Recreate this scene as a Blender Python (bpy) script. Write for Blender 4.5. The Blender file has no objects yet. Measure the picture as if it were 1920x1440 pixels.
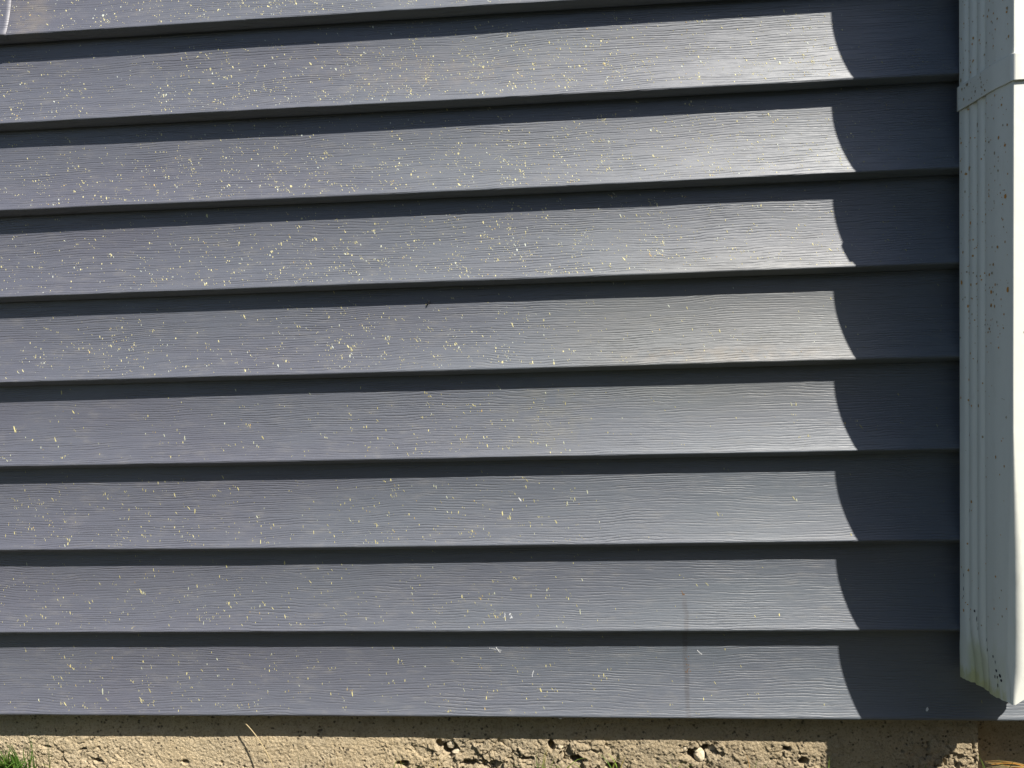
import bpy, math, random
from mathutils import Vector, Matrix, noise
import numpy as np

C = bpy.context.scene.collection
# ------------------------------------------------------------ camera
cam_d = bpy.data.cameras.new('camera'); cam = bpy.data.objects.new('camera', cam_d); C.objects.link(cam)
R_ = ((0.9974, 0.0666, -0.0289), (0.0259, 0.0453, 0.9986), (0.0678, -0.9968, 0.0434))   # right, up, back
CAM = Vector((0, -0.794, 0.4178))
mw = Matrix((( R_[0][0], R_[1][0], R_[2][0]), (R_[0][1], R_[1][1], R_[2][1]), (R_[0][2], R_[1][2], R_[2][2]))).to_4x4()
mw.translation = CAM
cam.matrix_world = mw
cam_d.sensor_width = 36; cam_d.lens = 1330 / 1920 * 36
cam_d.clip_start = 0.02; cam_d.clip_end = 300
bpy.context.scene.camera = cam
# ------------------------------------------------------------ sky and sun
SUN = Vector((1.27, -1.0, 1.69)).normalized()
w = bpy.data.worlds.new('World'); bpy.context.scene.world = w; w.use_nodes = True
nt = w.node_tree; nt.nodes.clear()
sky = nt.nodes.new('ShaderNodeTexSky'); sky.sky_type = 'NISHITA'; sky.sun_disc = False
sky.sun_elevation = math.radians(46.3); sky.sun_rotation = math.radians(128.2)
bg = nt.nodes.new('ShaderNodeBackground'); bg.inputs[1].default_value = 0.072
out = nt.nodes.new('ShaderNodeOutputWorld')
nt.links.new(sky.outputs[0], bg.inputs[0]); nt.links.new(bg.outputs[0], out.inputs[0])
sl = bpy.data.lights.new('sun', 'SUN'); sl.energy = 5.0; sl.angle = math.radians(0.5); sl.color = (1, .94, .845)
so = bpy.data.objects.new('sun', sl); C.objects.link(so); so.rotation_euler = SUN.to_track_quat('Z', 'Y').to_euler()
so.location = SUN * 5
vs = bpy.context.scene.view_settings
vs.view_transform = 'Standard'; vs.look = 'None'; vs.exposure = 1.05; vs.gamma = 1

# ------------------------------------------------------------ helpers
def tag(o, label=None, cat=None, group=None, kind=None):
    if label: o['label'] = label
    if cat: o['category'] = cat
    if group: o['group'] = group
    if kind: o['kind'] = kind
    return o
def empty(name, loc=(0, 0, 0)):
    o = bpy.data.objects.new(name, None); C.objects.link(o); o.location = loc; o.empty_display_size = .05
    return o
def mesh(name, verts, faces, mats, parent=None, loc=(0, 0, 0), fm=None, smooth=True, cols=None):
    me = bpy.data.meshes.new(name); me.from_pydata([tuple(v) for v in verts], [], faces)
    for m in mats: me.materials.append(m)
    if fm is not None: me.polygons.foreach_set('material_index', np.array(fm, dtype=np.int32))
    if smooth: me.polygons.foreach_set('use_smooth', [True] * len(me.polygons))
    if cols is not None:
        at = me.color_attributes.new('tint', 'FLOAT_COLOR', 'POINT')
        at.data.foreach_set('color', np.array(cols, dtype=np.float32).ravel())
    me.update()
    o = bpy.data.objects.new(name, me); C.objects.link(o); o.location = loc
    if parent: o.parent = parent
    return o
def fn(x, y, z=0.0): return noise.noise(Vector((x, y, z)))
def fbm(x, y, z, n=4):
    a = 0; s = 1; t = 0
    for i in range(n):
        a += s * noise.noise(Vector((x, y, z))); t += s; s *= .55; x *= 2.03; y *= 2.03; z *= 2.03
    return a / t
def sstep(a, b, x):
    t = min(1, max(0, (x - a) / (b - a))); return t * t * (3 - 2 * t)

class NT:
    """small node helper"""
    def __init__(s, name):
        s.m = bpy.data.materials.new(name); s.m.use_nodes = True; s.t = s.m.node_tree; s.t.nodes.clear()
        s.out = s.n('ShaderNodeOutputMaterial'); s.b = s.n('ShaderNodeBsdfPrincipled'); s.l(s.b.outputs[0], s.out.inputs[0])
    def n(s, ty, **k):
        x = s.t.nodes.new(ty)
        for a, b in k.items(): setattr(x, a, b)
        return x
    def l(s, a, b): s.t.links.new(a, b)
    def put(s, sock, v):
        if isinstance(v, (int, float)): sock.default_value = v
        elif isinstance(v, tuple): sock.default_value = v if len(v) == len(sock.default_value) else v + (1,)
        else: s.l(v, sock)
    def math(s, op, a, b=None, c=None, clamp=False):
        x = s.n('ShaderNodeMath', operation=op); x.use_clamp = clamp
        s.put(x.inputs[0], a)
        if b is not None: s.put(x.inputs[1], b)
        if c is not None: s.put(x.inputs[2], c)
        return x.outputs[0]
    def mr(s, v, a, b, c=0., d=1., smooth=True):
        x = s.n('ShaderNodeMapRange'); x.interpolation_type = 'SMOOTHSTEP' if smooth else 'LINEAR'
        s.put(x.inputs[0], v)
        for i, k in enumerate((a, b, c, d)): x.inputs[i + 1].default_value = k
        return x.outputs[0]
    def noise(s, vec, scale, detail=3, rough=.5, dist=0):
        x = s.n('ShaderNodeTexNoise'); s.l(vec, x.inputs['Vector']); x.inputs['Scale'].default_value = scale
        x.inputs['Detail'].default_value = detail; x.inputs['Roughness'].default_value = rough; x.inputs['Distortion'].default_value = dist
        return x.outputs['Fac']
    def scale(s, vec, k):
        x = s.n('ShaderNodeVectorMath', operation='MULTIPLY'); s.l(vec, x.inputs[0]); x.inputs[1].default_value = k; return x.outputs[0]
    def add(s, vec, k):
        x = s.n('ShaderNodeVectorMath', operation='ADD'); s.l(vec, x.inputs[0]); s.put(x.inputs[1], k); return x.outputs[0]
    def mix(s, f, a, b, mode='MIX'):
        x = s.n('ShaderNodeMix', data_type='RGBA'); x.blend_type = mode
        s.put(x.inputs[0], f); s.put(x.inputs[6], a); s.put(x.inputs[7], b); return x.outputs[2]
    def bump(s, h, dist, strength=1, normal=None):
        x = s.n('ShaderNodeBump'); x.inputs['Strength'].default_value = strength; x.inputs['Distance'].default_value = dist
        s.l(h, x.inputs['Height'])
        if normal is not None: s.l(normal, x.inputs['Normal'])
        return x.outputs[0]
    def blob(s, pos, cx, cz, rx, rz, soft=.5):
        """0..1 mask of an ellipse in the wall plane"""
        sep = s.n('ShaderNodeSeparateXYZ'); s.l(pos, sep.inputs[0])
        a = s.math('DIVIDE', s.math('SUBTRACT', sep.outputs[0], cx), rx)
        b = s.math('DIVIDE', s.math('SUBTRACT', sep.outputs[2], cz), rz)
        d = s.math('SQRT', s.math('ADD', s.math('MULTIPLY', a, a), s.math('MULTIPLY', b, b)))
        return s.mr(d, 1 + soft, 1 - soft)

# ------------------------------------------------------------ materials
def siding_material():
    g = NT('embossed_slate_vinyl')
    tc = g.n('ShaderNodeTexCoord'); ob = tc.outputs['Object']
    oi = g.n('ShaderNodeObjectInfo'); rnd = oi.outputs['Random']
    geo = g.n('ShaderNodeNewGeometry'); pos = geo.outputs['Position']
    off = g.n('ShaderNodeCombineXYZ'); g.l(g.math('MULTIPLY', rnd, 37.), off.inputs[0]); g.l(g.math('MULTIPLY', rnd, 91.), off.inputs[1])
    p = g.add(ob, off.outputs[0])
    sep = g.n('ShaderNodeSeparateXYZ'); g.l(ob, sep.inputs[0])
    z = sep.outputs[2]
    w1 = g.noise(g.scale(p, (4.5, 1, 11)), 1, 2, .5)
    w2 = g.noise(g.scale(p, (24, 1, 70)), 1, 3, .6)
    v = g.math('ADD', g.math('MULTIPLY', z, 370.), g.math('ADD', g.math('MULTIPLY', w1, 8.), g.math('MULTIPLY', w2, 1.7)))
    fr = g.math('FRACT', v)
    # each line is a narrow groove with a soft shoulder
    groove = g.math('SUBTRACT', 1., g.mr(g.math('ABSOLUTE', g.math('SUBTRACT', fr, .5)), .0, .26))
    amp = g.mr(g.noise(g.scale(p, (13, 1, 210)), 1, 2, .6), .34, .62)
    fine = g.noise(g.scale(p, (30, 1, 900)), 1, 3, .6)
    fine2 = g.noise(g.scale(p, (50, 1, 430)), 1, 2, .6)
    h = g.math('SUBTRACT', g.math('ADD', g.math('MULTIPLY', fine, .75), g.math('MULTIPLY', fine2, .45)), g.math('MULTIPLY', groove, g.math('MULTIPLY', amp, .62)))
    # dust hangs in the grain, faint blotches vary the colour, greener towards the right
    big = g.noise(g.scale(pos, (3, 3, 9)), 1, 3, .5)
    base = g.mix(g.mr(big, .35, .65), (.075, .077, .104), (.079, .085, .110))
    sx = g.n('ShaderNodeSeparateXYZ'); g.l(pos, sx.inputs[0])
    base = g.mix(g.mr(sx.outputs[0], -.65, .25), base, g.mix(1., base, (.88, 1.0, .97), 'MULTIPLY'))
    base = g.mix(g.math('MULTIPLY', g.math('MULTIPLY', groove, amp), .45), base, (.034, .036, .046))
    dust = g.noise(g.scale(pos, (40, 40, 130)), 1, 4, .65)
    base = g.mix(g.mr(dust, .5, .8, 0, .22), base, (.19, .18, .16))
    # olive-beige discoloured stretch of the fourth full board and the scuffed patch below it
    ns = g.noise(g.scale(pos, (60, 1, 90)), 1, 4, .6)
    m1 = g.blob(pos, .185, .435, .19, .085, .35)
    base = g.mix(g.math('MULTIPLY', m1, .27), base, (.100, .101, .076))
    m2 = g.math('MULTIPLY', g.blob(pos, -.015, .345, .045, .042, .6), g.mr(ns, .35, .65))
    base = g.mix(g.math('MULTIPLY', m2, .26), base, (.14, .135, .10))
    m3 = g.math('MULTIPLY', g.blob(pos, -.60, .825, .022, .03, .5), g.mr(ns, .3, .6))
    base = g.mix(g.math('MULTIPLY', m3, .22), base, (.27, .22, .14))
    m4 = g.math('MULTIPLY', g.blob(pos, -.13, .735, .12, .018, .7), g.mr(ns, .42, .62))
    base = g.mix(g.math('MULTIPLY', m4, .14), base, (.24, .18, .11))
    m5 = g.math('MULTIPLY', g.blob(pos, .18, .41, .11, .008, .7), g.mr(ns, .4, .6))
    base = g.mix(g.math('MULTIPLY', m5, .25), base, (.22, .17, .11))
    # the dark run of an old drip down the two lowest boards
    wv = g.math('MULTIPLY', g.math('SUBTRACT', g.noise(g.scale(pos, (1, 1, 34)), 1, 4, .65), .5), .011)
    dx = g.math('ABSOLUTE', g.math('SUBTRACT', g.math('ADD', sx.outputs[0], wv), .1345))
    dr = g.math('MULTIPLY', g.mr(dx, .0038, .0016), g.mr(sx.outputs[2], .142, .125))
    dr = g.math('MULTIPLY', dr, g.mr(g.noise(g.scale(pos, (120, 1, 40)), 1, 2, .5), .25, .6, .35, 1.))
    base = g.mix(g.math('MULTIPLY', dr, .45), base, (.028, .026, .03))
    g.put(g.b.inputs['Base Color'], base)
    g.put(g.b.inputs['Roughness'], g.mr(dust, .3, .8, .56, .66))
    g.b.inputs['Specular IOR Level'].default_value = .9; g.b.inputs['IOR'].default_value = 1.58
    wear = g.mr(g.noise(g.scale(p, (6, 1, 16)), 1, 3, .6), .3, .7, .55, 1.2)
    g.put(g.b.inputs['Normal'], g.bump(g.math('MULTIPLY', h, wear), .00045, 1))
    return g.m
def tint_material(name, rough=.8, spec=.2):
    g = NT(name); a = g.n('ShaderNodeAttribute', attribute_name='tint')
    geo = g.n('ShaderNodeNewGeometry')
    n = g.noise(geo.outputs['Position'], 900, 2, .6)
    g.put(g.b.inputs['Base Color'], g.mix(g.mr(n, .3, .7, 0, .3), a.outputs['Color'], g.mix(1., a.outputs['Color'], (.6, .55, .45), 'MULTIPLY')))
    g.b.inputs['Roughness'].default_value = rough; g.b.inputs['Specular IOR Level'].default_value = spec
    return g.m
def concrete_material():
    g = NT('weathered_sandy_concrete'); geo = g.n('ShaderNodeNewGeometry'); pos = geo.outputs['Position']
    n1 = g.noise(pos, 9, 4, .6); n2 = g.noise(pos, 70, 5, .7); n3 = g.noise(pos, 420, 4, .7); n4 = g.noise(g.add(pos, (3., 1., 7.)), 28, 3, .6)
    c = g.mix(g.mr(n1, .3, .7), (.53, .425, .27), (.45, .37, .25))
    c = g.mix(g.mr(n2, .4, .75, 0, .6), c, (.56, .47, .33)); c = g.mix(g.mr(g.noise(g.add(pos, (9., 4., 2.)), 38, 5, .7), .52, .72, 0, .6), c, (.22, .19, .13))
    c = g.mix(g.mr(n3, .50, .66, 0, .8), c, (.26, .20, .12))
    c = g.mix(g.mr(n3, .42, .25, 0, .5), c, (.62, .56, .44))
    c = g.mix(g.mr(n4, .72, .82, 0, .4), c, (.46, .26, .13))
    # rusty brown damp band right under the siding
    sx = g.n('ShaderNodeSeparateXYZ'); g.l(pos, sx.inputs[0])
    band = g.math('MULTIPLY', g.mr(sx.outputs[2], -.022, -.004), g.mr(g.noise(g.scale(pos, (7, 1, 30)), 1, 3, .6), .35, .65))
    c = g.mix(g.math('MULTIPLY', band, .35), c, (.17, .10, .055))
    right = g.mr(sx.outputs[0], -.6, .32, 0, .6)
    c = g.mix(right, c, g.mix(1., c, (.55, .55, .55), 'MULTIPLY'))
    vo = g.n('ShaderNodeTexVoronoi', feature='F1'); g.l(pos, vo.inputs['Vector']); vo.inputs['Scale'].default_value = 190; vo.inputs['Randomness'].default_value = 1
    pit = g.math('MULTIPLY', g.mr(g.math('ADD', vo.outputs['Distance'], g.math('MULTIPLY', g.noise(pos, 700, 2, .6), .25)), .48, .30), g.mr(g.noise(pos, 75, 3, .6), .48, .58))
    c = g.mix(g.math('MULTIPLY', pit, .75), c, (.06, .05, .04))
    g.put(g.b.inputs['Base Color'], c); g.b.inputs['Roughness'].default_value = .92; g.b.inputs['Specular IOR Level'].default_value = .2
    h = g.math('SUBTRACT', g.math('ADD', g.math('MULTIPLY', n3, .8), g.noise(pos, 900, 3, .7)), g.math('MULTIPLY', pit, 1.2))
    g.put(g.b.inputs['Normal'], g.bump(h, .0022, 1))
    return g.m
def stone_material():
    g = NT('limestone_chip'); geo = g.n('ShaderNodeNewGeometry'); pos = geo.outputs['Position']
    n = g.noise(pos, 160, 5, .7); n2 = g.noise(pos, 600, 3, .7)
    c = g.mix(g.mr(n, .3, .7), (.50, .42, .29), (.42, .36, .27)); c = g.mix(g.mr(n2, .6, .8, 0, .5), c, (.2, .16, .1))
    g.put(g.b.inputs['Base Color'], c); g.b.inputs['Roughness'].default_value = .9
    g.put(g.b.inputs['Normal'], g.bump(n2, .001, .8)); return g.m
def spout_material():
    g = NT('white_enamelled_aluminium'); geo = g.n('ShaderNodeNewGeometry'); pos = geo.outputs['Position']
    sx = g.n('ShaderNodeSeparateXYZ'); g.l(pos, sx.inputs[0])
    n1 = g.noise(g.scale(pos, (30, 30, 6)), 1, 4, .6); n2 = g.noise(g.scale(pos, (140, 140, 40)), 1, 4, .6)
    c = g.mix(g.mr(n1, .3, .75, 0, .6), (.70, .71, .66), (.65, .66, .61))
    c = g.mix(g.mr(n2, .55, .8, 0, .25), c, (.46, .45, .38))
    # greenish-yellow algae on the lower left side of the outlet
    zz = g.math('ADD', sx.outputs[2], g.math('MULTIPLY', g.math('SUBTRACT', n2, .5), .05))
    zz = g.math('ADD', zz, g.math('MULTIPLY', g.math('SUBTRACT', n1, .5), .05))
    dy = g.mr(sx.outputs[1], -.035, -.062, 1., .35)
    al = g.math('MULTIPLY', g.mr(zz, .118, .080), dy)
    al = g.math('MULTIPLY', al, g.mr(sx.outputs[1], -.012, -.02, .25, 1.))
    al = g.math('MULTIPLY', al, g.mr(sx.outputs[1], -.081, -.076, .0, 1.))
    c = g.mix(g.math('MULTIPLY', al, .6), c, (.42, .44, .20))
    e2 = g.math('MULTIPLY', g.mr(zz, .072, .060), g.mr(sx.outputs[1], -.081, -.078, 0., 1.))
    c = g.mix(g.math('MULTIPLY', e2, .6), c, (.46, .45, .16))
    g.put(g.b.inputs['Base Color'], c); g.b.inputs['Roughness'].default_value = .42
    g.b.inputs['Specular IOR Level'].default_value = .45
    g.put(g.b.inputs['Normal'], g.bump(g.noise(pos, 35, 3, .5), .0008, .5)); return g.m
def grass_material(name, a, b):
    g = NT(name); at = g.n('ShaderNodeAttribute', attribute_name='tint')
    g.put(g.b.inputs['Base Color'], at.outputs['Color']); g.b.inputs['Roughness'].default_value = .55
    tr = g.n('ShaderNodeBsdfTranslucent'); g.l(at.outputs['Color'], tr.inputs[0])
    mx = g.n('ShaderNodeMixShader'); mx.inputs[0].default_value = .35
    g.l(g.b.outputs[0], mx.inputs[1]); g.l(tr.outputs[0], mx.inputs[2]); g.l(mx.outputs[0], g.out.inputs[0]); return g.m
def soil_material():
    g = NT('dry_soil_and_thatch'); geo = g.n('ShaderNodeNewGeometry'); pos = geo.outputs['Position']
    n = g.noise(pos, 6, 5, .6); n2 = g.noise(pos, 90, 4, .7)
    c = g.mix(g.mr(n2, .3, .7), (.035, .027, .018), (.07, .055, .036)); c = g.mix(g.mr(n, .4, .6), c, (.03, .045, .014))
    g.put(g.b.inputs['Base Color'], c); g.b.inputs['Roughness'].default_value = .95
    g.put(g.b.inputs['Normal'], g.bump(n2, .01, .8)); return g.m

M_side = siding_material(); M_speck = tint_material('pale_yellow_speck'); M_conc = concrete_material()
M_stone = stone_material(); M_spout = spout_material(); M_rust = tint_material('brown_speck')
M_grass = grass_material('grass_blade', 0, 0); M_soil = soil_material()
M_bug = NT('dark_insect_shell'); M_bug.b.inputs['Base Color'].default_value = (.008, .008, .01, 1); M_bug.b.inputs['Roughness'].default_value = .4; M_bug = M_bug.m

# ------------------------------------------------------------ ground
def ground():
    v = []; f = []
    xs = sorted(set([round(-1.6 + i * .02, 3) for i in range(161)] + [-40, -20, -10, -6, -4, -2.5, 2.5, 4, 6, 10, 20, 40]))
    ys = sorted(set([round(-1.2 + i * .02, 3) for i in range(69)] + [-60, -30, -15, -8, -5, -3, -2, .5, 1, 3]))
    for y in ys:
        for x in xs:
            v.append((x, y, -.094 + .006 * fn(x * 9, y * 9, 3) + .004 * fn(x * 40, y * 40, 1)))
    n = len(xs)
    for j in range(len(ys) - 1):
        for i in range(n - 1): f.append((j * n + i, j * n + i + 1, (j + 1) * n + i + 1, (j + 1) * n + i))
    return tag(mesh('ground', v, f, [M_soil]), kind='structure')
ground()

# ------------------------------------------------------------ foundation
def foundation_y(x, z):
    """surface of the concrete: y towards the house"""
    y = .0245
    y += .0016 * fbm(x * 9, z * 12, 2.2, 3) + .0011 * fbm(x * 70, z * 70, 5.1, 3) + .0013 * fbm(x * 330, z * 330, 9.3, 2)
    if x > .4615:                                   # made-up step back, shaped to keep this stretch in shade
        y += .030 * sstep(.4615, .4635 + .001 * fn(z * 90, 1), x)
        return y
    low = sstep(-.026, -.05, z + .008 * fn(x * 14, 3))
    # crumbled stretches
    crumble = max(math.exp(-((x + .62) / .10) ** 2) * .35, math.exp(-((x + .10) / .10) ** 2) * 1.0, math.exp(-((x - .01) / .06) ** 2) * .8,
                  math.exp(-((x - .155) / .04) ** 2) * 1.05, math.exp(-((x - .265) / .04) ** 2) * .8, math.exp(-((x - .44) / .05) ** 2) * 1.1, .05)
    crumble *= .12 + .88 * sstep(-.030, -.058, z + .014 * fn(x * 20, 9))
    wx = x + .010 * fn(x * 45, z * 45, 7) + .004 * fn(x * 130, z * 130, 27); wz = z + .010 * fn(x * 45, z * 45, 17) + .004 * fn(x * 130, z * 130, 37)
    d, pts = noise.voronoi(Vector((wx * 58 + wz * 15, wz * 74 - wx * 12, .5)))
    edge = d[1] - d[0]
    cell = fn(pts[0][0] * 3.1, pts[0][1] * 3.1, 4)
    br = sstep(-.15, .35, fn(x * 55, z * 55, 41))          # cracks come and go
    y += crumble * (.0055 * br * (1 - sstep(.0, .13, edge)) - .0055 * cell)
    d2, p2 = noise.voronoi(Vector((wx * 210, wz * 190, 1.5)))
    br2 = sstep(-.05, .4, fn(x * 120, z * 120, 44))
    y += (crumble + .10) * (.0018 * br2 * (1 - sstep(.0, .2, d2[1] - d2[0])) - .0018 * fn(p2[0][0] * 3, p2[0][1] * 3, 8))
    y += crumble * .003 * fbm(x * 60, z * 90, 12.0, 4)
    # holes
    for (hx, hz, rx, rz, dp) in ((-.142, -.052, .012, .010, .02), (-.155, -.046, .006, .007, .012), (.147, -.0555, .012, .009, .014), (.16, -.048, .01, .006, .012),
                                 (-.022, -.046, .0045, .008, .014), (.01, -.062, .012, .005, .012), (.05, -.071, .010, .006, .016), (-.05, -.062, .01, .004, .01),
                                 (-.20, -.07, .010, .005, .012), (.268, -.062, .008, .006, .012), (.25, -.048, .006, .004, .010), (-.12, -.069, .014, .004, .012),
                                 (-.645, -.052, .006, .003, .007), (-.47, -.07, .006, .004, .006), (-.60, -.056, .006, .002, .006), (-.58, -.07, .009, .003, .006)):
        q = ((x - hx + .002 * fn(x * 150, z * 150, 2)) / rx) ** 2 + ((z - hz + .002 * fn(x * 150, z * 150, 12)) / rz) ** 2
        if q < 2.2: y += dp * (1 - sstep(.3, .9, q))
    # small bug holes left by the casting
    d3, p3 = noise.voronoi(Vector((x * 75, z * 75, 8.5)))
    if fn(p3[0][0] * 5, p3[0][1] * 5, 2) > .12:
        r = .10 + .14 * abs(fn(p3[0][0] * 9, p3[0][1] * 9, 3)); y += .0030 * (1 - sstep(r * .6, r, d3[0]))
    y -= low * .0015
    return y
def foundation():
    xs = [-3, -2, -1.4, -1.1] + [-.9 + i * .0035 for i in range(49)] + [-.73 + i * .0009 for i in range(1340)] + [.478, .485, .50, .53, .56, .6, .7, .9, 1.2, 2, 3]
    xs = sorted(xs)
    zs = [.06, .02] + [.004 - i * .0009 for i in range(106)] + [-.13, -.2]
    v = []; n = len(xs)
    for z in zs:
        for x in xs: v.append((x, foundation_y(x, z), z))
    f = [(j * n + i, (j + 1) * n + i, (j + 1) * n + i + 1, j * n + i + 1) for j in range(len(zs) - 1) for i in range(n - 1)]
    o = mesh('foundation_wall', v, f, [M_conc])
    return tag(o, 'crumbling sandy concrete foundation running below the dark siding', 'foundation')
foundation()

# ------------------------------------------------------------ siding
wall = empty('siding_wall')
tag(wall, 'dark slate grey lap siding wall with wood grain boards and pale yellow specks', 'wall')
P = .1; T = .0145
ZROW = [.800, .6997, .6002, .5000, .4000, .3003, .1996, .1001, .0002]
def prof(s):
    """y of the board face at height s above its own lip (0..P)"""
    k = P - s                                     # distance below the lip above
    if k <= .024: return T
    return T - T * ((k - .024) / .076) ** 1.85
def profile():
    pts = [(T + .0005, P + .014), (T, P + .004)]
    for i in range(0, 30): s = P - i * P / 30.5; pts.append((prof(s), s))
    pts += [(.00035, .0024), (.0001, .0014), (.0003, .0005), (.0010, -.0003), (.0022, -.0011), (.0042, -.0023), (.0068, -.0038), (.0088, -.0046), (.0105, -.0046), (.0116, -.0038), (.0120, -.002), (.012, .006)]
    return pts
PTS = profile()
DEN = {0: [(-200, 20), (0, 26), (600, 50), (1300, 40), (1600, 12)], 1: [(-200, 14), (0, 18), (400, 32), (900, 44), (1250, 38), (1560, 32), (1600, 16), (1800, 8)],
       2: [(-200, 16), (0, 22), (500, 42), (900, 42), (1300, 36), (1560, 30), (1620, 18), (1900, 8)], 3: [(-200, 10), (0, 14), (480, 26), (800, 40), (1250, 36), (1450, 16), (1800, 5)],
       4: [(-200, 18), (0, 24), (350, 22), (650, 38), (950, 34), (1080, 11), (1560, 7), (1800, 5)], 5: [(-200, 10), (0, 11), (420, 9), (680, 11), (820, 24), (1020, 24), (1130, 4), (1800, 3)],
       6: [(-200, 16), (0, 20), (300, 22), (600, 20), (950, 20), (1120, 6), (1300, 1.5), (1800, 2)], 7: [(-200, 20), (0, 24), (500, 20), (960, 17), (1120, 5), (1300, 1.5), (1800, 1)],
       8: [(-200, 12), (0, 17), (500, 16), (960, 15), (1150, 7), (1350, 2), (1600, 2), (1800, 2)]}
def interp(tab, x):
    if x <= tab[0][0]: return tab[0][1]
    for (a, b), (c, d) in zip(tab, tab[1:]):
        if x <= c: return b + (d - b) * (x - a) / (c - a)
    return tab[-1][1]
def add_speck(V, F_, COL, x, s, rx, rz, lean, col, rnd, yo=0.00012, wob=None):
    n = rnd.choice((6, 7, 8)); b = len(V); a0 = rnd.random() * 6
    for k in range(n):
        a = a0 + k * math.tau / n; r = .7 + .5 * rnd.random()
        dz = rz * r * math.sin(a); dx = rx * r * math.cos(a) - dz * lean
        ss = min(max(s + dz, .001), P - .001); xx = x + dx
        w = wob(xx) if wob else (0, 0)
        V.append((xx, prof(ss) - yo + w[0], ss + w[1])); COL.append(col)
    F_.append(tuple(range(b, b + n)))
def board(i, z0, x0=-1.3, x1=1.3, name='siding_board', label=None, dy=0.0, specks=True, parent=wall):
    rnd = random.Random(100 + i + int(x0 * 10))
    def wob(x): return (dy + .0006 * fn(x * 2.3, i * 5.1, 3) + .00018 * fn(x * 9, i * 3.3, 7), .0009 * fn(x * 1.7, i * 7.7, 1) + .00022 * fn(x * 14, i * 2.1, 5) + .00010 * fn(x * 60, i * 2.1, 5))
    nx = int((x1 - x0) / .006) + 1; V = []; F_ = []; COL = []
    npz = len(PTS)
    for j in range(nx):
        x = x0 + (x1 - x0) * j / (nx - 1); wy, wz = wob(x)
        bul = 1 + .10 * fn(x * 1.3, i * 9.1, 2)
        for (y, s) in PTS:
            V.append((x, T - (T - y) * (bul if 0 < s < P else 1) + wy, s + wz)); COL.append((0, 0, 0, 1))
    for j in range(nx - 1):
        for k in range(npz - 1):
            a = j * npz + k; F_.append((a, a + 1, a + npz + 1, a + npz))
    fm = [0] * len(F_)
    n0 = len(F_)
    def W(x):
        a = wob(x); return a
    def spk(x, s, rx, rz, lean, col):
        bul = 1 + .10 * fn(x * 1.3, i * 9.1, 2)
        add_speck(V, F_, COL, x, s, rx, rz, lean, col, rnd, yo=.00018 + (bul - 1) * (T - prof(min(max(s, 0), P))), wob=W)
    if specks:
        tab = DEN.get(i, DEN[0])
        px = max(-200, 1053 + x0 / .000597)
        while px < min(1053 + x1 / .000597, 2300):
            d = interp(tab, px) * (3.7 if i < 4 else 2.6 if i == 4 else 2.1)
            d *= .45 + 1.1 * max(0, .5 + 1.1 * fn(px / 45, i * 4.4, 6))
            px += rnd.expovariate(max(.2, d) / 100)
            x = (px - 1053) * .000597
            if x < x0 + .01 or x > x1 - .01: continue
            for _t in range(12):
                s = rnd.random() * .092 + .003
                top = 0
                wgt = 1.0 if s < (.03 if i < 5 else .02) else 1 - (1 - (.10 if i < 4 else .02)) * (s - .03) / .07
                wgt *= .35 + 1.2 * max(0, .5 + 1.2 * fn(px / 30, s * 55, i * 3.))
                if rnd.random() < wgt: break
            lowrow = min(1, max(0, (i - 2) / 4))
            ncl = 1 if rnd.random() < .78 else rnd.choice((2, 2, 3, 4))
            warm = rnd.random(); 
            for c in range(ncl):
                r = (.00029 if i < 5 else .00029) * math.exp(rnd.gauss(0, .42))
                r = min(r, .00085)
                if rnd.random() < .045: r *= 1.6
                el = 1.05 + rnd.random() * .7 + lowrow * (rnd.random() * 1.5 + .35)
                cx = x + c * rnd.uniform(.0008, .0028) * (1 if c else 0) + rnd.gauss(0, .0008) * (c > 0)
                cs = s - c * rnd.uniform(-.0006, .0022) + rnd.gauss(0, .0007) * (c > 0)
                if cs < .0018 or cs > .096: continue
                lean = rnd.choice((0, .1, .35, .6, .9)) if rnd.random() < .6 else 0
                br = rnd.uniform(.55, 1.0)
                col = (.66 * br, .62 * br, .36 * br, 1) if rnd.random() < .8 else ((.62 * br, .67 * br, .60 * br, 1) if warm < .8 else (.62 * br, .45 * br, .20 * br, 1))
                if px > 1600: col = tuple(k * .55 for k in col[:3]) + (1,)  # downspout shade put into the speck colour: darker tint on this side
                if i >= 5: col = (col[0] * .92, col[1] * .90, col[2] * .76, 1)
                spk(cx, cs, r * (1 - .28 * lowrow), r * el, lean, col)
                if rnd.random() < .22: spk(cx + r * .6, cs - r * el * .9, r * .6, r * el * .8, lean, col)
        # scratches and marks of particular boards
        white = (.62, .64, .66, 1); dark = (.02, .018, .016, 1); brown = (.16, .09, .045, 1)
        X = lambda p_: (p_ - 1053) * .000597
        def streak(p0, s0, p1, s1, wd, col, n=9):
            for t in range(n):
                u = t / (n - 1); spk(X(p0) + (X(p1) - X(p0)) * u + rnd.gauss(0, .0003), s0 + (s1 - s0) * u, wd, abs(s1 - s0) / n * .7 + wd, 0, col)
        if i == 8:
            streak(903, .0745, 925, .072, .0004, white); streak(915, .0755, 922, .070, .0004, white); streak(1302, .072, 1308, .068, .0004, white, 5)
            for _ in range(10): spk(X(1284) + rnd.gauss(0, .0022), .066 - rnd.random() * .020, .0005, .0007, 0, brown)
            spk(X(1716), .010, .0016, .0024, -.5, (.6, .6, .6, 1)); streak(986, .048, 984, .043, .0003, white, 4)
        if i == 7:
            streak(935, .019, 936, .012, .0003, white, 7)
            for k in range(8): spk(X(943 + rnd.random() * 8), .013 + rnd.random() * .006, .0005, .0006, 0, white)
            for _ in range(5): spk(X(1275) + rnd.gauss(0, .0012), .038 + rnd.random() * .007, .0006, .0008, .5, brown)
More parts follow.
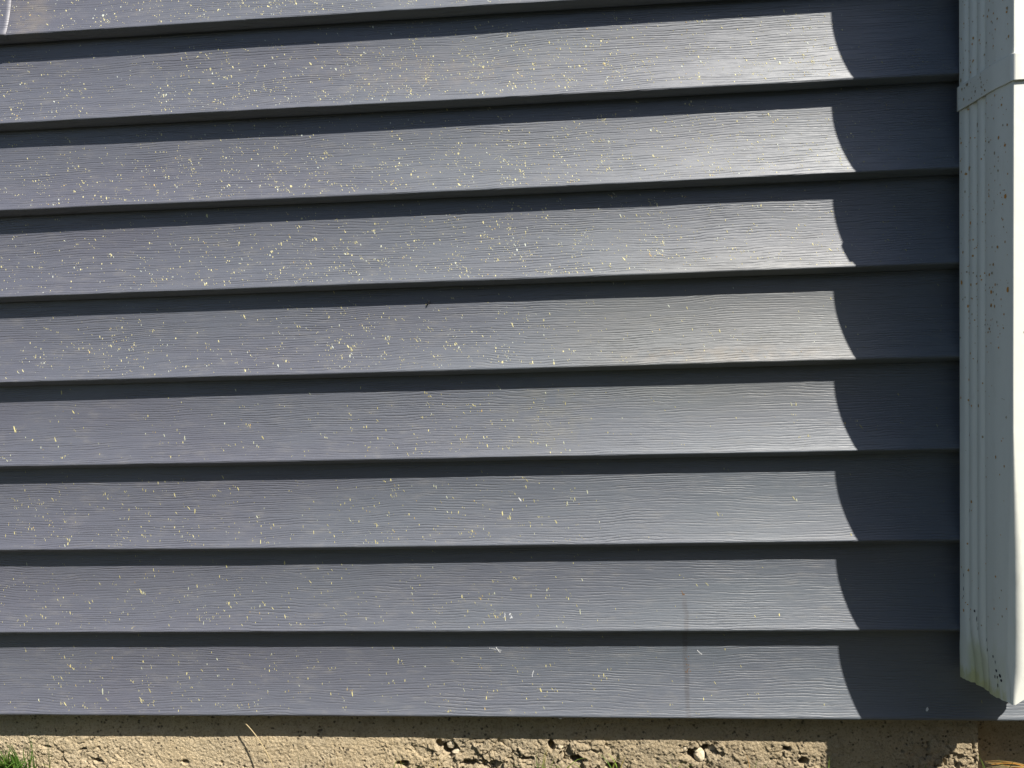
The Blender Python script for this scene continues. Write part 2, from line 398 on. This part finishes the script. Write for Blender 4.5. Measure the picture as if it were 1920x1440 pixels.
        if i == 6:
            for (p_, s_) in ((838, .003), (906, .0015)): spk(X(p_), s_, .002, .001, 0, (.35, .33, .28, 1))
            streak(968, .052, 972, .049, .0005, white, 4)
        if i == 5:
            for k in range(26): spk(X(1025) + rnd.gauss(0, .011), .038 + rnd.gauss(0, .008), .00035, .0005, 0, (.34, .33, .26, 1))
        if i == 2: 
            for k in range(9): spk(X(1480) + rnd.gauss(0, .0014), .0015 + abs(rnd.gauss(0, .0010)), .0005, .0005, 0, (.7, .72, .75, 1))
    fm += [1] * (len(F_) - n0)
    if x0 > -1.25:                              # cut end that is seen: give it the thickness of the vinyl
        pass
    o = mesh(name, V, F_, [M_side, M_speck], parent, (0, 0, z0), fm, True, COL)
    o['kind_of_part'] = 'board'; del o['kind_of_part']
    if label: o['label'] = label
    return o
LAB = {4: 'board with a dull olive beige discoloured stretch towards the downspout', 5: 'board with a pale scuffed patch near its middle',
       7: 'board with a faint dark drip run towards the right', 8: 'lowest board, above the concrete, with a dark drip run and white scratches'}
for i, z in enumerate(ZROW):
    if i == 0: continue
    board(i, z, label=LAB.get(i))
# the highest board in view butts at the far left: the left length laps over the right one
board(0, .800, x0=-.66, label='board with a lapped joint at its left end')
lap = board(0, .8003, x0=-1.5, x1=-.6262, dy=-.0007, label='board end lapping over its neighbour at the joint')
sm = lap.modifiers.new('thickness', 'SOLIDIFY'); sm.thickness = .0006; sm.offset = -1
for k in range(1, 5):
    board(20 + k, .800 + .1 * k, specks=True)

# ------------------------------------------------------------ downspout
XL, XR, DEP = .4286, .5110, .0868
def groove(u, du):
    """inward offset of the corrugated side; u 0 at the wall, 1 at the front corner"""
    g = 0
    for c, wd, dp in ((.17 + du, .034, .0026), (.335 + du, .038, .0026), (.50 + du, .034, .0024)):
        g += dp * math.exp(-((u - c) / wd) ** 2)
    return g
def section(z):
    """closed outline (x, d) with d the distance from the wall plane; about 150 points"""
    low = sstep(.36, .14, z) * (1 - .75 * sstep(.10, .062, z)); bot = sstep(.125, .055, z)
    rx = .0012 + .0085 * low; ry = .0012 + .0065 * low; dep = DEP + .0018 * low
    pts = []
    n = 64
    for k in range(n + 1):
        u = k / n
        d = .0012 + u * (dep - ry - .0012)
        du = .10 * bot * (1 - .3 * u)
        x = XL + groove(d / dep, du) * (1 - .25 * bot)
        x += .0024 * sstep(.70, 1.0, d / dep)
        x += .0024 * bot * (1 - sstep(.55, .58, d / dep)) * sstep(.06, .25, d / dep)
        x += .0006 * bot * fn(d * 90, z * 40, 3) + .0012 * bot * math.sin(u * 9 + z * 60) * .4
        pts.append((x, d))
    xc = XL + .0024
    for k in range(1, 9):                         # front left corner
        a = k / 8 * math.pi / 2
        # flattened ellipse arc
        pts.append((xc + rx * (1 - math.cos(a)), dep - ry + ry * math.sin(a)))
    for k in range(1, 30):
        u = k / 30; x = xc + rx + u * (XR - .0024 - xc - rx - .0012)
        g = 0
        for c in (.38, .5, .62): g += .0015 * math.exp(-((u - c) / .04) ** 2)
        pts.append((x, dep - g))
    for k in range(0, 9):
        a = k / 8 * math.pi / 2; pts.append((XR - .0024 - .0012 + .0012 * math.sin(a), dep - .0012 + .0012 * math.cos(a)))
    for k in range(1, 40):
        u = 1 - k / 40; d = .0012 + u * (dep - .0024); pts.append((XR - .0024 * sstep(.7, 1, u) - groove(u, 0), d))
    for k in range(0, 16):
        u = k / 15; pts.append((XR - .001 - u * (XR - XL - .002), .0003))
    return pts
def downspout():
    root = empty('downspout', (XL, 0, .0496))
    tag(root, 'white corrugated metal downspout with rusty brown specks on the right of the siding', 'downspout')
    zs = [0, .003, .006, .010, .015, .02, .026, .033, .04, .05, .06, .07, .085, .10, .13, .16, .2, .24, .28, .33, .4, .5, .62, .8, 1.0, 1.3]
    V = []; F_ = []; n = len(section(1))
    for t in zs:
        sec0 = section(.056 + t)
        for k, (x, d) in enumerate(sec0):
            cut = .0496 + .012 * d / DEP + .0009 * fn(k * .35, 4.2)
            if d > DEP * .95 and x > XL + .006: cut += .020 * math.sin(min(1, (x - XL - .006) / .038) * math.pi / 2) * (1 - sstep(.49, .51, x))
            z = cut + t * (1.3 - cut) / 1.3 if t < 1.3 else 1.3
            sx, sd = section(z)[k] if t < .2 else (x, d)
            V.append((sx - XL, -sd, z - .0496))
    for j in range(len(zs) - 1):
        for k in range(n):
            a = j * n + k; b = j * n + (k + 1) % n; F_.append((a, b, b + n, a + n))
    COL = [(1, 1, 1, 1)] * len(V); n0 = len(F_)
    # specks lying on the left side and the front
    rnd = random.Random(5)
    def at_side(u, z):
        sec = section(z); d = u * DEP; best = min(range(64), key=lambda q: abs(sec[q][1] - d)); return sec[best][0], sec[best][1]
    def sp(u, z, r, el, col):
        b = len(V); m = 7; lean = rnd.uniform(-.5, .5)
        for k in range(m):
            a = k * math.tau / m; rr = r * (.7 + .5 * rnd.random()); x, d = at_side(u, z)
            uu = u + rr * math.cos(a) / DEP; x2, d2 = at_side(uu, z)
            V.append((x2 - XL - .00035, -(uu * DEP), z + rr * el * math.sin(a) - .0496)); COL.append(col)
        F_.append(tuple(range(b, b + m)))
    for _ in range(1000):
        z = .12 + 1.1 * rnd.random() ** 1.15
        if z < .42 and rnd.random() < .72: continue
        u = rnd.uniform(.03, .93)
        c = rnd.random(); col = (.48, .29, .11, 1) if c < .55 else ((.38, .32, .22, 1) if c < .8 else (.58, .29, .07, 1))
        sp(u, z, .00060 * math.exp(rnd.gauss(0, .38)), rnd.uniform(1.0, 1.9), col)
    def spf(x, z, r, el, col):
        b = len(V); m = 7
        for k in range(m):
            a = k * math.tau / m; rr = r * (.7 + .5 * rnd.random())
            V.append((x + rr * math.cos(a) - XL, -DEP - .0025, z + rr * el * math.sin(a) - .0496)); COL.append(col)
        F_.append(tuple(range(b, b + m)))
    for _ in range(130):
        spx = XL + .012 + rnd.random() * .06; spz = .4 + rnd.random() * .85
        d0 = DEP
        b = len(V); r = .0005 * math.exp(rnd.gauss(0, .4)); col = (.42, .30, .14, 1)
        for k in range(6):
            a = k * math.tau / 6; V.append((spx + r * math.cos(a) - XL, -(DEP + .00025), spz + 1.3 * r * math.sin(a) - .0496)); COL.append(col)
        F_.append(tuple(range(b, b + 6)))
    # black scuffs near the outlet
    for (u, z, r, el) in ((.70, .098, .0009, 2.0), (.74, .094, .0006, 2.6), (.76, .086, .0011, 1.6), (.78, .080, .0008, 2.2), (.82, .083, .0014, 1.3), (.84, .079, .0011, 1.4), (.79, .072, .0006, 3.5), (.74, .079, .0006, 3.5),
                          (.10, .150, .0005, 5), (.10, .142, .0005, 3), (.10, .165, .0006, 3), (.33, .124, .0006, 5), (.35, .115, .0005, 5), (.31, .132, .0008, 2), (.555, .110, .0005, 5), (.565, .100, .0004, 5)):
        sp(u, z, r, el, (.03, .028, .04, 1))
    fm = [0] * n0 + [1] * (len(F_) - n0)
    body = mesh('pipe', V, F_, [M_spout, M_rust], root, (0, 0, 0), fm, True, COL)
    # inside wall of the pipe, a real thickness
    V2 = []; F2 = []
    cx, cd = (XL + XR) / 2, DEP / 2
    for v in V[:n * len(zs)]:
        x, y, z = v; X = x + XL; D = -y
        V2.append((x + (.0009 if X < cx else -.0009), y + (.0009 if D > cd else -.0009), z + .0003))
    for a in F_[:n0]: F2.append(tuple(reversed(a)))
    m = len(V2)
    for k in range(n): # rim
        b = (k + 1) % n
        V2.append(V[k])
    for k in range(n):
        b = (k + 1) % n; F2.append((k, b, m + b, m + k))
    mesh('pipe_lining', V2, F2, [M_spout], root)
    # strap round the pipe
    V3 = []; F3 = []; z0, z1 = .6595, .6845
    sec = [(XL - .0014, .0004)] + [(XL - .0014, .0004 + k / 20 * .060) for k in range(1, 21)]
    sec += [(XL - .0014 + .0024 * sstep(0, 1, k / 8), .0604 + k / 8 * (DEP - .0014 - .0604)) for k in range(1, 9)]
    for k in range(1, 7):
        a = k / 6 * math.pi / 2; sec.append((XL + .0010 + .0030 * (1 - math.cos(a)), DEP - .0014 + .0030 * math.sin(a)))
    sec += [(XL + .004 + k / 12 * (XR - XL - .008), DEP + .0016) for k in range(1, 13)]
    for k in range(1, 7):
        a = k / 6 * math.pi / 2; sec.append((XR - .004 + .0050 * math.sin(a), DEP - .0014 + .0030 * math.cos(a)))
    sec += [(XR + .0014, DEP - .002 - k / 12 * (DEP - .0024)) for k in range(1, 13)]
    lv = [z0, z0 + .0006, z0 + .002, (z0 + z1) / 2, z1 - .002, z1 - .0006, z1]
    for z in lv:
        o_ = -.0004 if z in (z0, z1) else 0
        for (x, d) in sec: V3.append((x - XL, -d, z - .0496 + .0006 * fn(d * 30, 2) ))
    ns = len(sec); cols3 = None
    for j in range(len(lv) - 1):
        for k in range(ns - 1):
            a = j * ns + k; F3.append((a, a + 1, a + ns + 1, a + ns))
    st = mesh('strap', V3, F3, [M_spout], root)
    rr = random.Random(77); V4 = []; F4 = []; C4 = []
    for _ in range(34):
        d = rr.uniform(.004, .056); z = rr.uniform(z0 + .002, z1 - .002) - .0496; q = .0006 * math.exp(rr.gauss(0, .35)); b = len(V4)
        for k in range(7):
            a = k * math.tau / 7; q2 = q * (.7 + .5 * rr.random()); V4.append((-.0014 - .00085, -(d + q2 * math.cos(a)), z + 1.4 * q2 * math.sin(a))); C4.append(rr.choice(((.40, .28, .13, 1), (.3, .26, .18, 1))))
        F4.append(tuple(range(b, b + 7)))
    sk = mesh('rust_speck', V4, F4, [M_rust], st, (0, 0, 0), None, True, C4); sk['kind'] = 'stuff'
    s_ = st.modifiers.new('thickness', 'SOLIDIFY'); s_.thickness = .0012; s_.offset = 0
downspout()

# ------------------------------------------------------------ loose stones
def stone(x, z, r, seed, label, y=None, sc=(1, .8, 1)):
    import bmesh
    bm = bmesh.new(); bmesh.ops.create_icosphere(bm, subdivisions=4, radius=1)
    rr = random.Random(seed)
    planes = []
    for _ in range(11):
        n = Vector((rr.gauss(0, 1), rr.gauss(0, 1), rr.gauss(0, 1))).normalized(); planes.append((n, rr.uniform(.62, .9)))
    for v in bm.verts:
        for n, d in planes:
            k = v.co.dot(n)
            if k > d: v.co -= n * (k - d) * .92
        v.co += v.co.normalized() * (.07 * fn(v.co.x * 2.5 + seed, v.co.y * 2.5, v.co.z * 2.5) + .035 * fn(v.co.x * 9 + seed, v.co.y * 9, v.co.z * 9))
        v.co = Vector((v.co.x * r * sc[0], v.co.y * r * sc[1], v.co.z * r * sc[2]))
    me = bpy.data.meshes.new('stone'); bm.to_mesh(me); bm.free(); me.materials.append(M_stone)
    for p in me.polygons: p.use_smooth = True
    o = bpy.data.objects.new('stone', me); C.objects.link(o)
    o.location = (x, (.0245 if y is None else y) - r * sc[1] * .15, z)
    return tag(o, label, 'stone', 'loose stones in the crumbled foundation')
stone(-.1415, -.0475, .0052, 1, 'small round pale stone lodged in the hole under the middle of the siding', .030)
stone(.152, -.0600, .0078, 2, 'largest blocky loose stone in the right hand crumbled hollow', .030)
stone(.168, -.0535, .0070, 3, 'dark wedge stone just right of the blocky stone', .033, (1, .8, 1.1))
stone(.150, -.0530, .0050, 4, 'small stone resting on top of the blocky stone', .030, (1.2, .8, .8))
stone(.134, -.0490, .0036, 5, 'tiny stone at the upper left of the right hand hollow', .027)
stone(.177, -.0590, .0042, 6, 'small pale stone at the lower right of the right hand hollow', .027, (1.2, .8, .8))
stone(-.029, -.0465, .0042, 7, 'pale lump left of the dark upright crack', .027, (1, .8, 1.4))
stone(-.012, -.0470, .0046, 8, 'knobbly lump right of the dark upright crack', .027, (1, .8, 1.2))
stone(-.135, -.0550, .0042, 9, 'stone chip just below the round pale stone', .027, (1.4, .8, .7))

# ------------------------------------------------------------ grass
def blade(V, F_, COL, x, y, z, h, wd, lean, bend, face, col, n=7, tipc=None):
    b = len(V); dx = Vector((math.cos(face), math.sin(face), 0)) * wd / 2
    p = Vector((x, y, z)); ang = 0
    for k in range(n + 1):
        t = k / n; wv = (1 - t ** 1.8) * .9 + .1 * (1 - t) ; wv *= .55 + .45 * min(1, t * 4)
        c = tuple(a + (q - a) * t for a, q in zip(col, tipc or col))
        mid = p + Vector((0, -.25 * wd * wv, 0))
        V.extend([p - dx * wv, mid, p + dx * wv]); COL.extend([c + (1,)] * 3)
        if k < n:
            dirx = lean[0] + bend[0] * t * t; diry = lean[1] + bend[1] * t * t
            d = Vector((dirx, diry, 1 - .6 * min(1, abs(bend[2]) * t * t) * (1 if bend[2] > 0 else 0) )).normalized()
            if bend[2] > 1: d = Vector((dirx, diry, 1 - bend[2] * t * t)).normalized()
            p = p + d * (h / n)
    for k in range(n):
        a = b + k * 3
        F_.append((a, a + 1, a + 4, a + 3)); F_.append((a + 1, a + 2, a + 5, a + 4))
G1, G2, GY = (.05, .11, .016), (.095, .19, .03), (.23, .25, .06)
STRAW, ORANGE = (.42, .34, .16), (.55, .27, .05)
def tuft(x, y, n, h, spread, label, seed, cols=(G1, G2), wd=.0022, zb=-.088, lean=(0, 0), fan=.5, straw=0, name='grass_tuft', cat='grass tuft', curl=1.0):
    rnd = random.Random(seed); V = []; F_ = []; COL = []
    for k in range(n):
        ox, oy = rnd.gauss(0, spread), -abs(rnd.gauss(0, spread * .5))
        c = cols[rnd.randrange(len(cols))]; br = rnd.uniform(.75, 1.25); c = tuple(q * br for q in c)
        if rnd.random() < straw: c = STRAW
        tip = tuple(q * 1.25 for q in c) if rnd.random() < .7 else (c[0] * 2.0, c[1] * 1.4, c[2] * 1.2)
        blade(V, F_, COL, ox, oy, 0, .018 + h * rnd.uniform(.55, 1.1), wd * rnd.uniform(.6, 1.3), (lean[0] + rnd.gauss(0, fan * .5), lean[1] - abs(rnd.gauss(0, .15))),
              (rnd.gauss(0, .7) * curl, -abs(rnd.gauss(0, .3)), rnd.choice((0, .5, 1.4, 1.8)) * curl), rnd.gauss(0, .5), c, 9, tip)
    o = mesh(name, V, F_, [M_grass], None, (x, y, zb), None, True, COL)
    return tag(o, label, cat, 'grass growing along the foundation')
tuft(-.680, .006, 110, .044, .014, 'bushy bright green grass tuft at the far left corner', 11, fan=.5, wd=.0028)
tuft(-.655, .006, 8, .060, .006, 'taller thin upright blades beside the bushy left tuft', 12, fan=.15, wd=.0016, curl=.3)
tuft(-.634, .012, 6, .056, .008, 'sparse dark wispy stems right of the bushy left tuft', 13, cols=((.10, .11, .05),), fan=.35, wd=.0009, curl=.3)
tuft(-.285, .014, 6, .038, .012, 'thin dark stems under the left middle of the siding', 14, cols=((.12, .11, .06), G1), fan=.25, wd=.0009, curl=.3)
tuft(-.205, .014, 8, .030, .008, 'short faint green sprigs left of the round pale stone', 15, cols=(GY, G2), fan=.5, wd=.0011)
tuft(-.155, .006, 9, .034, .010, 'dry straw and green blades curling below the round pale stone', 16, cols=(STRAW, STRAW, G1), fan=.9, wd=.0013)
tuft(-.026, .0, 24, .046, .005, 'splayed yellow green grass star in front of the dark upright crack', 17, cols=(GY, G2, (.22, .30, .05)), fan=1.1, wd=.0018)
tuft(.052, .010, 7, .034, .004, 'single forked blade clump with a yellowed tip over the dark hole', 18, cols=(G2, GY), fan=.35, wd=.0022)
tuft(.028, .014, 4, .034, .006, 'wispy brown stems just left of the forked blade clump', 19, cols=((.2, .13, .07),), fan=.4, wd=.0008, curl=.3)
tuft(.118, .012, 7, .026, .006, 'low green sprigs left of the right hand crumbled hollow', 20, cols=(G2, GY), fan=.6, wd=.0014)
tuft(.212, .012, 12, .030, .007, 'small green sprigs with an orange blade right of the hollow', 21, cols=(G1, GY, ORANGE), fan=.6, wd=.0013)
tuft(.288, .006, 3, .030, .002, 'short lone green blades at the edge of the downspout shadow', 22, cols=(G2,), fan=.3, wd=.0022)
tuft(.390, .004, 3, .031, .002, 'two lone green blades in the shadow left of the lit concrete', 23, cols=(G2,), fan=.15, wd=.0018, curl=.2)
tuft(.462, .0, 14, .048, .010, 'thin green blades below the downspout outlet', 24, cols=(G1, G2, GY), fan=.45, wd=.0016)
def tube(name, pts, r, col, label, cat):
    V = []; F_ = []; COL = []
    for k, p in enumerate(pts):
        p = Vector(p); q = Vector(pts[min(k + 1, len(pts) - 1)]) - Vector(pts[max(k - 1, 0)]); q.normalize()
        a = q.cross(Vector((0, 1, 0))).normalized(); b = q.cross(a); rr = r * (.4 + .6 * math.sin(min(1, (k + .5) / len(pts)) * 2.6))
        for m in range(5): V.append(p + (a * math.cos(m * 1.2566) + b * math.sin(m * 1.2566)) * rr); COL.append(col)
    for k in range(len(pts) - 1):
        for m in range(5): F_.append((k * 5 + m, k * 5 + (m + 1) % 5, (k + 1) * 5 + (m + 1) % 5, (k + 1) * 5 + m))
    return tag(mesh(name, V, F_, [M_grass], None, (0, 0, 0), None, True, COL), label, cat)
def bez(p0, p1, p2, p3, n=22):
    o = []
    for k in range(n + 1):
        t = k / n; o.append(tuple((1 - t) ** 3 * a + 3 * t * (1 - t) ** 2 * b + 3 * t * t * (1 - t) * c + t ** 3 * d for a, b, c, d in zip(p0, p1, p2, p3)))
    return o
tube('straw_stalk', bez((-.335, -.004, -.096), (-.348, .0, -.06), (-.362, .006, -.026), (-.402, .014, -.003)), .0006, (.45, .36, .20, 1),
     'long thin dry straw stalk arching up to the bottom edge of the siding', 'straw')
def dry_clump():
    rnd = random.Random(31); V = []; F_ = []; COL = []
    for k in range(34):
        tx = .452 + abs(rnd.gauss(0, .018)); tz = -.046 - abs(rnd.gauss(0, .006)) - (tx - .452) * .25
        p0 = (.525 + rnd.gauss(0, .018), -.022 + rnd.gauss(0, .006), -.094); p3 = (tx, -.004 + rnd.gauss(0, .006), tz)
        p1 = (p0[0] + rnd.gauss(0, .004), p0[1], -.050 + rnd.gauss(0, .006)); p2 = (tx + .035, p3[1] - .004, tz + .004 + rnd.gauss(0, .004))
        pts = bez(p0, p1, p2, p3, 16); col = rnd.choice((ORANGE, ORANGE, (.48, .30, .09), STRAW)) + (1,); wd = rnd.uniform(.0005, .0013)
        b = len(V)
        for q, p in enumerate(pts):
            t = q / 16; wv = wd * (1 - .85 * t ** 2); V += [(p[0], p[1], p[2] - wv), (p[0], p[1] - wv * .5, p[2]), (p[0], p[1] + wv * .2, p[2] + wv)]; COL += [col] * 3
        for q in range(16):
            a_ = b + q * 3; F_.append((a_, a_ + 3, a_ + 4, a_ + 1)); F_.append((a_ + 1, a_ + 4, a_ + 5, a_ + 2))
    tag(mesh('grass_tuft', V, F_, [M_grass], None, (0, 0, 0), None, True, COL), 'dry orange grass bent over below the downspout', 'grass tuft', 'grass growing along the foundation')
dry_clump()
# grass of the yard in front, below the picture
def crumbs():
    rnd = random.Random(9)
    for (px, w_, h_, col, lab) in ((202, .0035, .0011, (.50, .38, .20), 'small straw coloured husk caught under the siding edge near the left corner'), (267, .0016, .0016, (.42, .40, .26), 'tiny round olive crumb under the siding edge, between two husks'),
                                   (302, .0050, .0009, (.40, .30, .17), 'long flat brown husk under the siding edge, right of the olive crumb'), (1037, .0022, .0012, (.45, .42, .34), 'pale crumb hanging under the siding edge near the middle')):
        x = (px - 1053) * .000597; V = []; F_ = []; COL = []
        n, m = 12, 6
        for j in range(m + 1):
            a = math.pi * j / m
            for k in range(n):
                b = math.tau * k / n; q = 1 + .25 * fn(k * .9, j * .8, px)
                V.append((-math.cos(a) * w_ * q, math.sin(a) * math.cos(b) * h_ * .7 * q, math.sin(a) * math.sin(b) * h_ * q)); COL.append(col + (1,))
        for j in range(m):
            for k in range(n): F_.append((j * n + k, (j + 1) * n + k, (j + 1) * n + (k + 1) % n, j * n + (k + 1) % n))
        tag(mesh('husk', V, F_, [M_rust], None, (x, .0035, -.0022), None, True, COL), lab, 'debris', 'crumbs caught under the siding')
crumbs()
def lawn():
    rnd = random.Random(3); V = []; F_ = []; COL = []
    for _ in range(7000):
        x = rnd.uniform(-1.5, 1.5); y = -.02 - 1.25 * rnd.random() ** .9
        h = .014 + .03 * rnd.random() * min(1, (-y) / .25)
        if y > -.12: h = min(h, .014)
        c = G1 if rnd.random() < .5 else G2
        blade(V, F_, COL, x, y, -.096, h, .002, (rnd.gauss(0, .3), rnd.gauss(0, .3)), (rnd.gauss(0, .6), rnd.gauss(0, .5), .5), rnd.random() * 3, c, 3)
    tag(mesh('grass', V, F_, [M_grass], None, (0, 0, 0), None, True, COL), 'short green lawn grass in front of the foundation', 'grass', kind='stuff')
lawn()

# ------------------------------------------------------------ insect on the shaded strip of a board
def fly():
    import bmesh
    bm = bmesh.new()
    for (x, z, rx, rz) in ((0, 0, .0009, .0016), (.0003, .0020, .0007, .0008), (-.0001, -.0020, .0008, .0014)):
        r = bmesh.ops.create_uvsphere(bm, u_segments=12, v_segments=8, radius=1)
        for v in r['verts']: v.co = Vector((v.co.x * rx + x, v.co.y * .0007, v.co.z * rz + z))
    for sx in (-1, 1):
        for k in range(3):
            a = Vector((0, .0002, .0008 - k * .0012)); b = a + Vector((sx * .0018, -.0004, .0007 - k * .0006)); c = b + Vector((sx * .0006, .0009, -.0008))
            vs = [bm.verts.new(q) for q in (a, a + Vector((0, 0, .0002)), b + Vector((0, 0, .0002)), b, c, c + Vector((.0001, 0, .0002)))]
            bm.faces.new((vs[0], vs[1], vs[2], vs[3])); bm.faces.new((vs[3], vs[2], vs[5], vs[4]))
    me = bpy.data.meshes.new('fly'); bm.to_mesh(me); bm.free(); me.materials.append(M_bug)
    o = bpy.data.objects.new('fly', me); C.objects.link(o); o.location = (-.148, .0132, .4785); o.rotation_euler = (0, .35, 0)
    tag(o, 'tiny black fly sitting in the shaded strip of a board near the middle', 'insect')
fly()

# ------------------------------------------------------------ unseen fence added behind the camera to block the low sky
def fence():
    g = NT('sky_block_fence_wood'); tc = g.n('ShaderNodeNewGeometry'); n = g.noise(g.scale(tc.outputs['Position'], (30, 30, 2)), 1, 4, .6)
    g.put(g.b.inputs['Base Color'], g.mix(g.mr(n, .3, .7), (.07, .055, .04), (.13, .105, .08))); g.b.inputs['Roughness'].default_value = .85
    root = empty('sky_block_fence', (0, -2.4, -.094)); tag(root, 'unseen tall grey brown board fence added behind the viewer to block low sky', 'fence')
    def box(V, F_, x0, x1, y0, y1, z0, z1):
        b = len(V); V += [(x, y, z) for z in (z0, z1) for y in (y0, y1) for x in (x0, x1)]
        F_ += [tuple(b + q for q in f) for f in ((0, 2, 3, 1), (4, 5, 7, 6), (0, 1, 5, 4), (2, 6, 7, 3), (0, 4, 6, 2), (1, 3, 7, 5))]
    V, F_ = [], []; rnd = random.Random(8)
    for k in range(40):
        x = -1.3 + k * .146; box(V, F_, x, x + .14, -.010 + rnd.uniform(-.003, .003), .010, 0.02, 1.95 + rnd.uniform(-.01, .01))
    mesh('board_panel', V, F_, [g.m], root, smooth=False)
    for z in (.3, 1.6):
        V, F_ = [], []; box(V, F_, -1.35, 4.55, .011, .05, z, z + .09); mesh('rail', V, F_, [g.m], root, smooth=False)
    for x in (-1.3, .65, 2.6, 4.5):
        V, F_ = [], []; box(V, F_, x - .045, x + .045, .051, .14, -.1, 2.0); mesh('post', V, F_, [g.m], root, smooth=False)
fence()
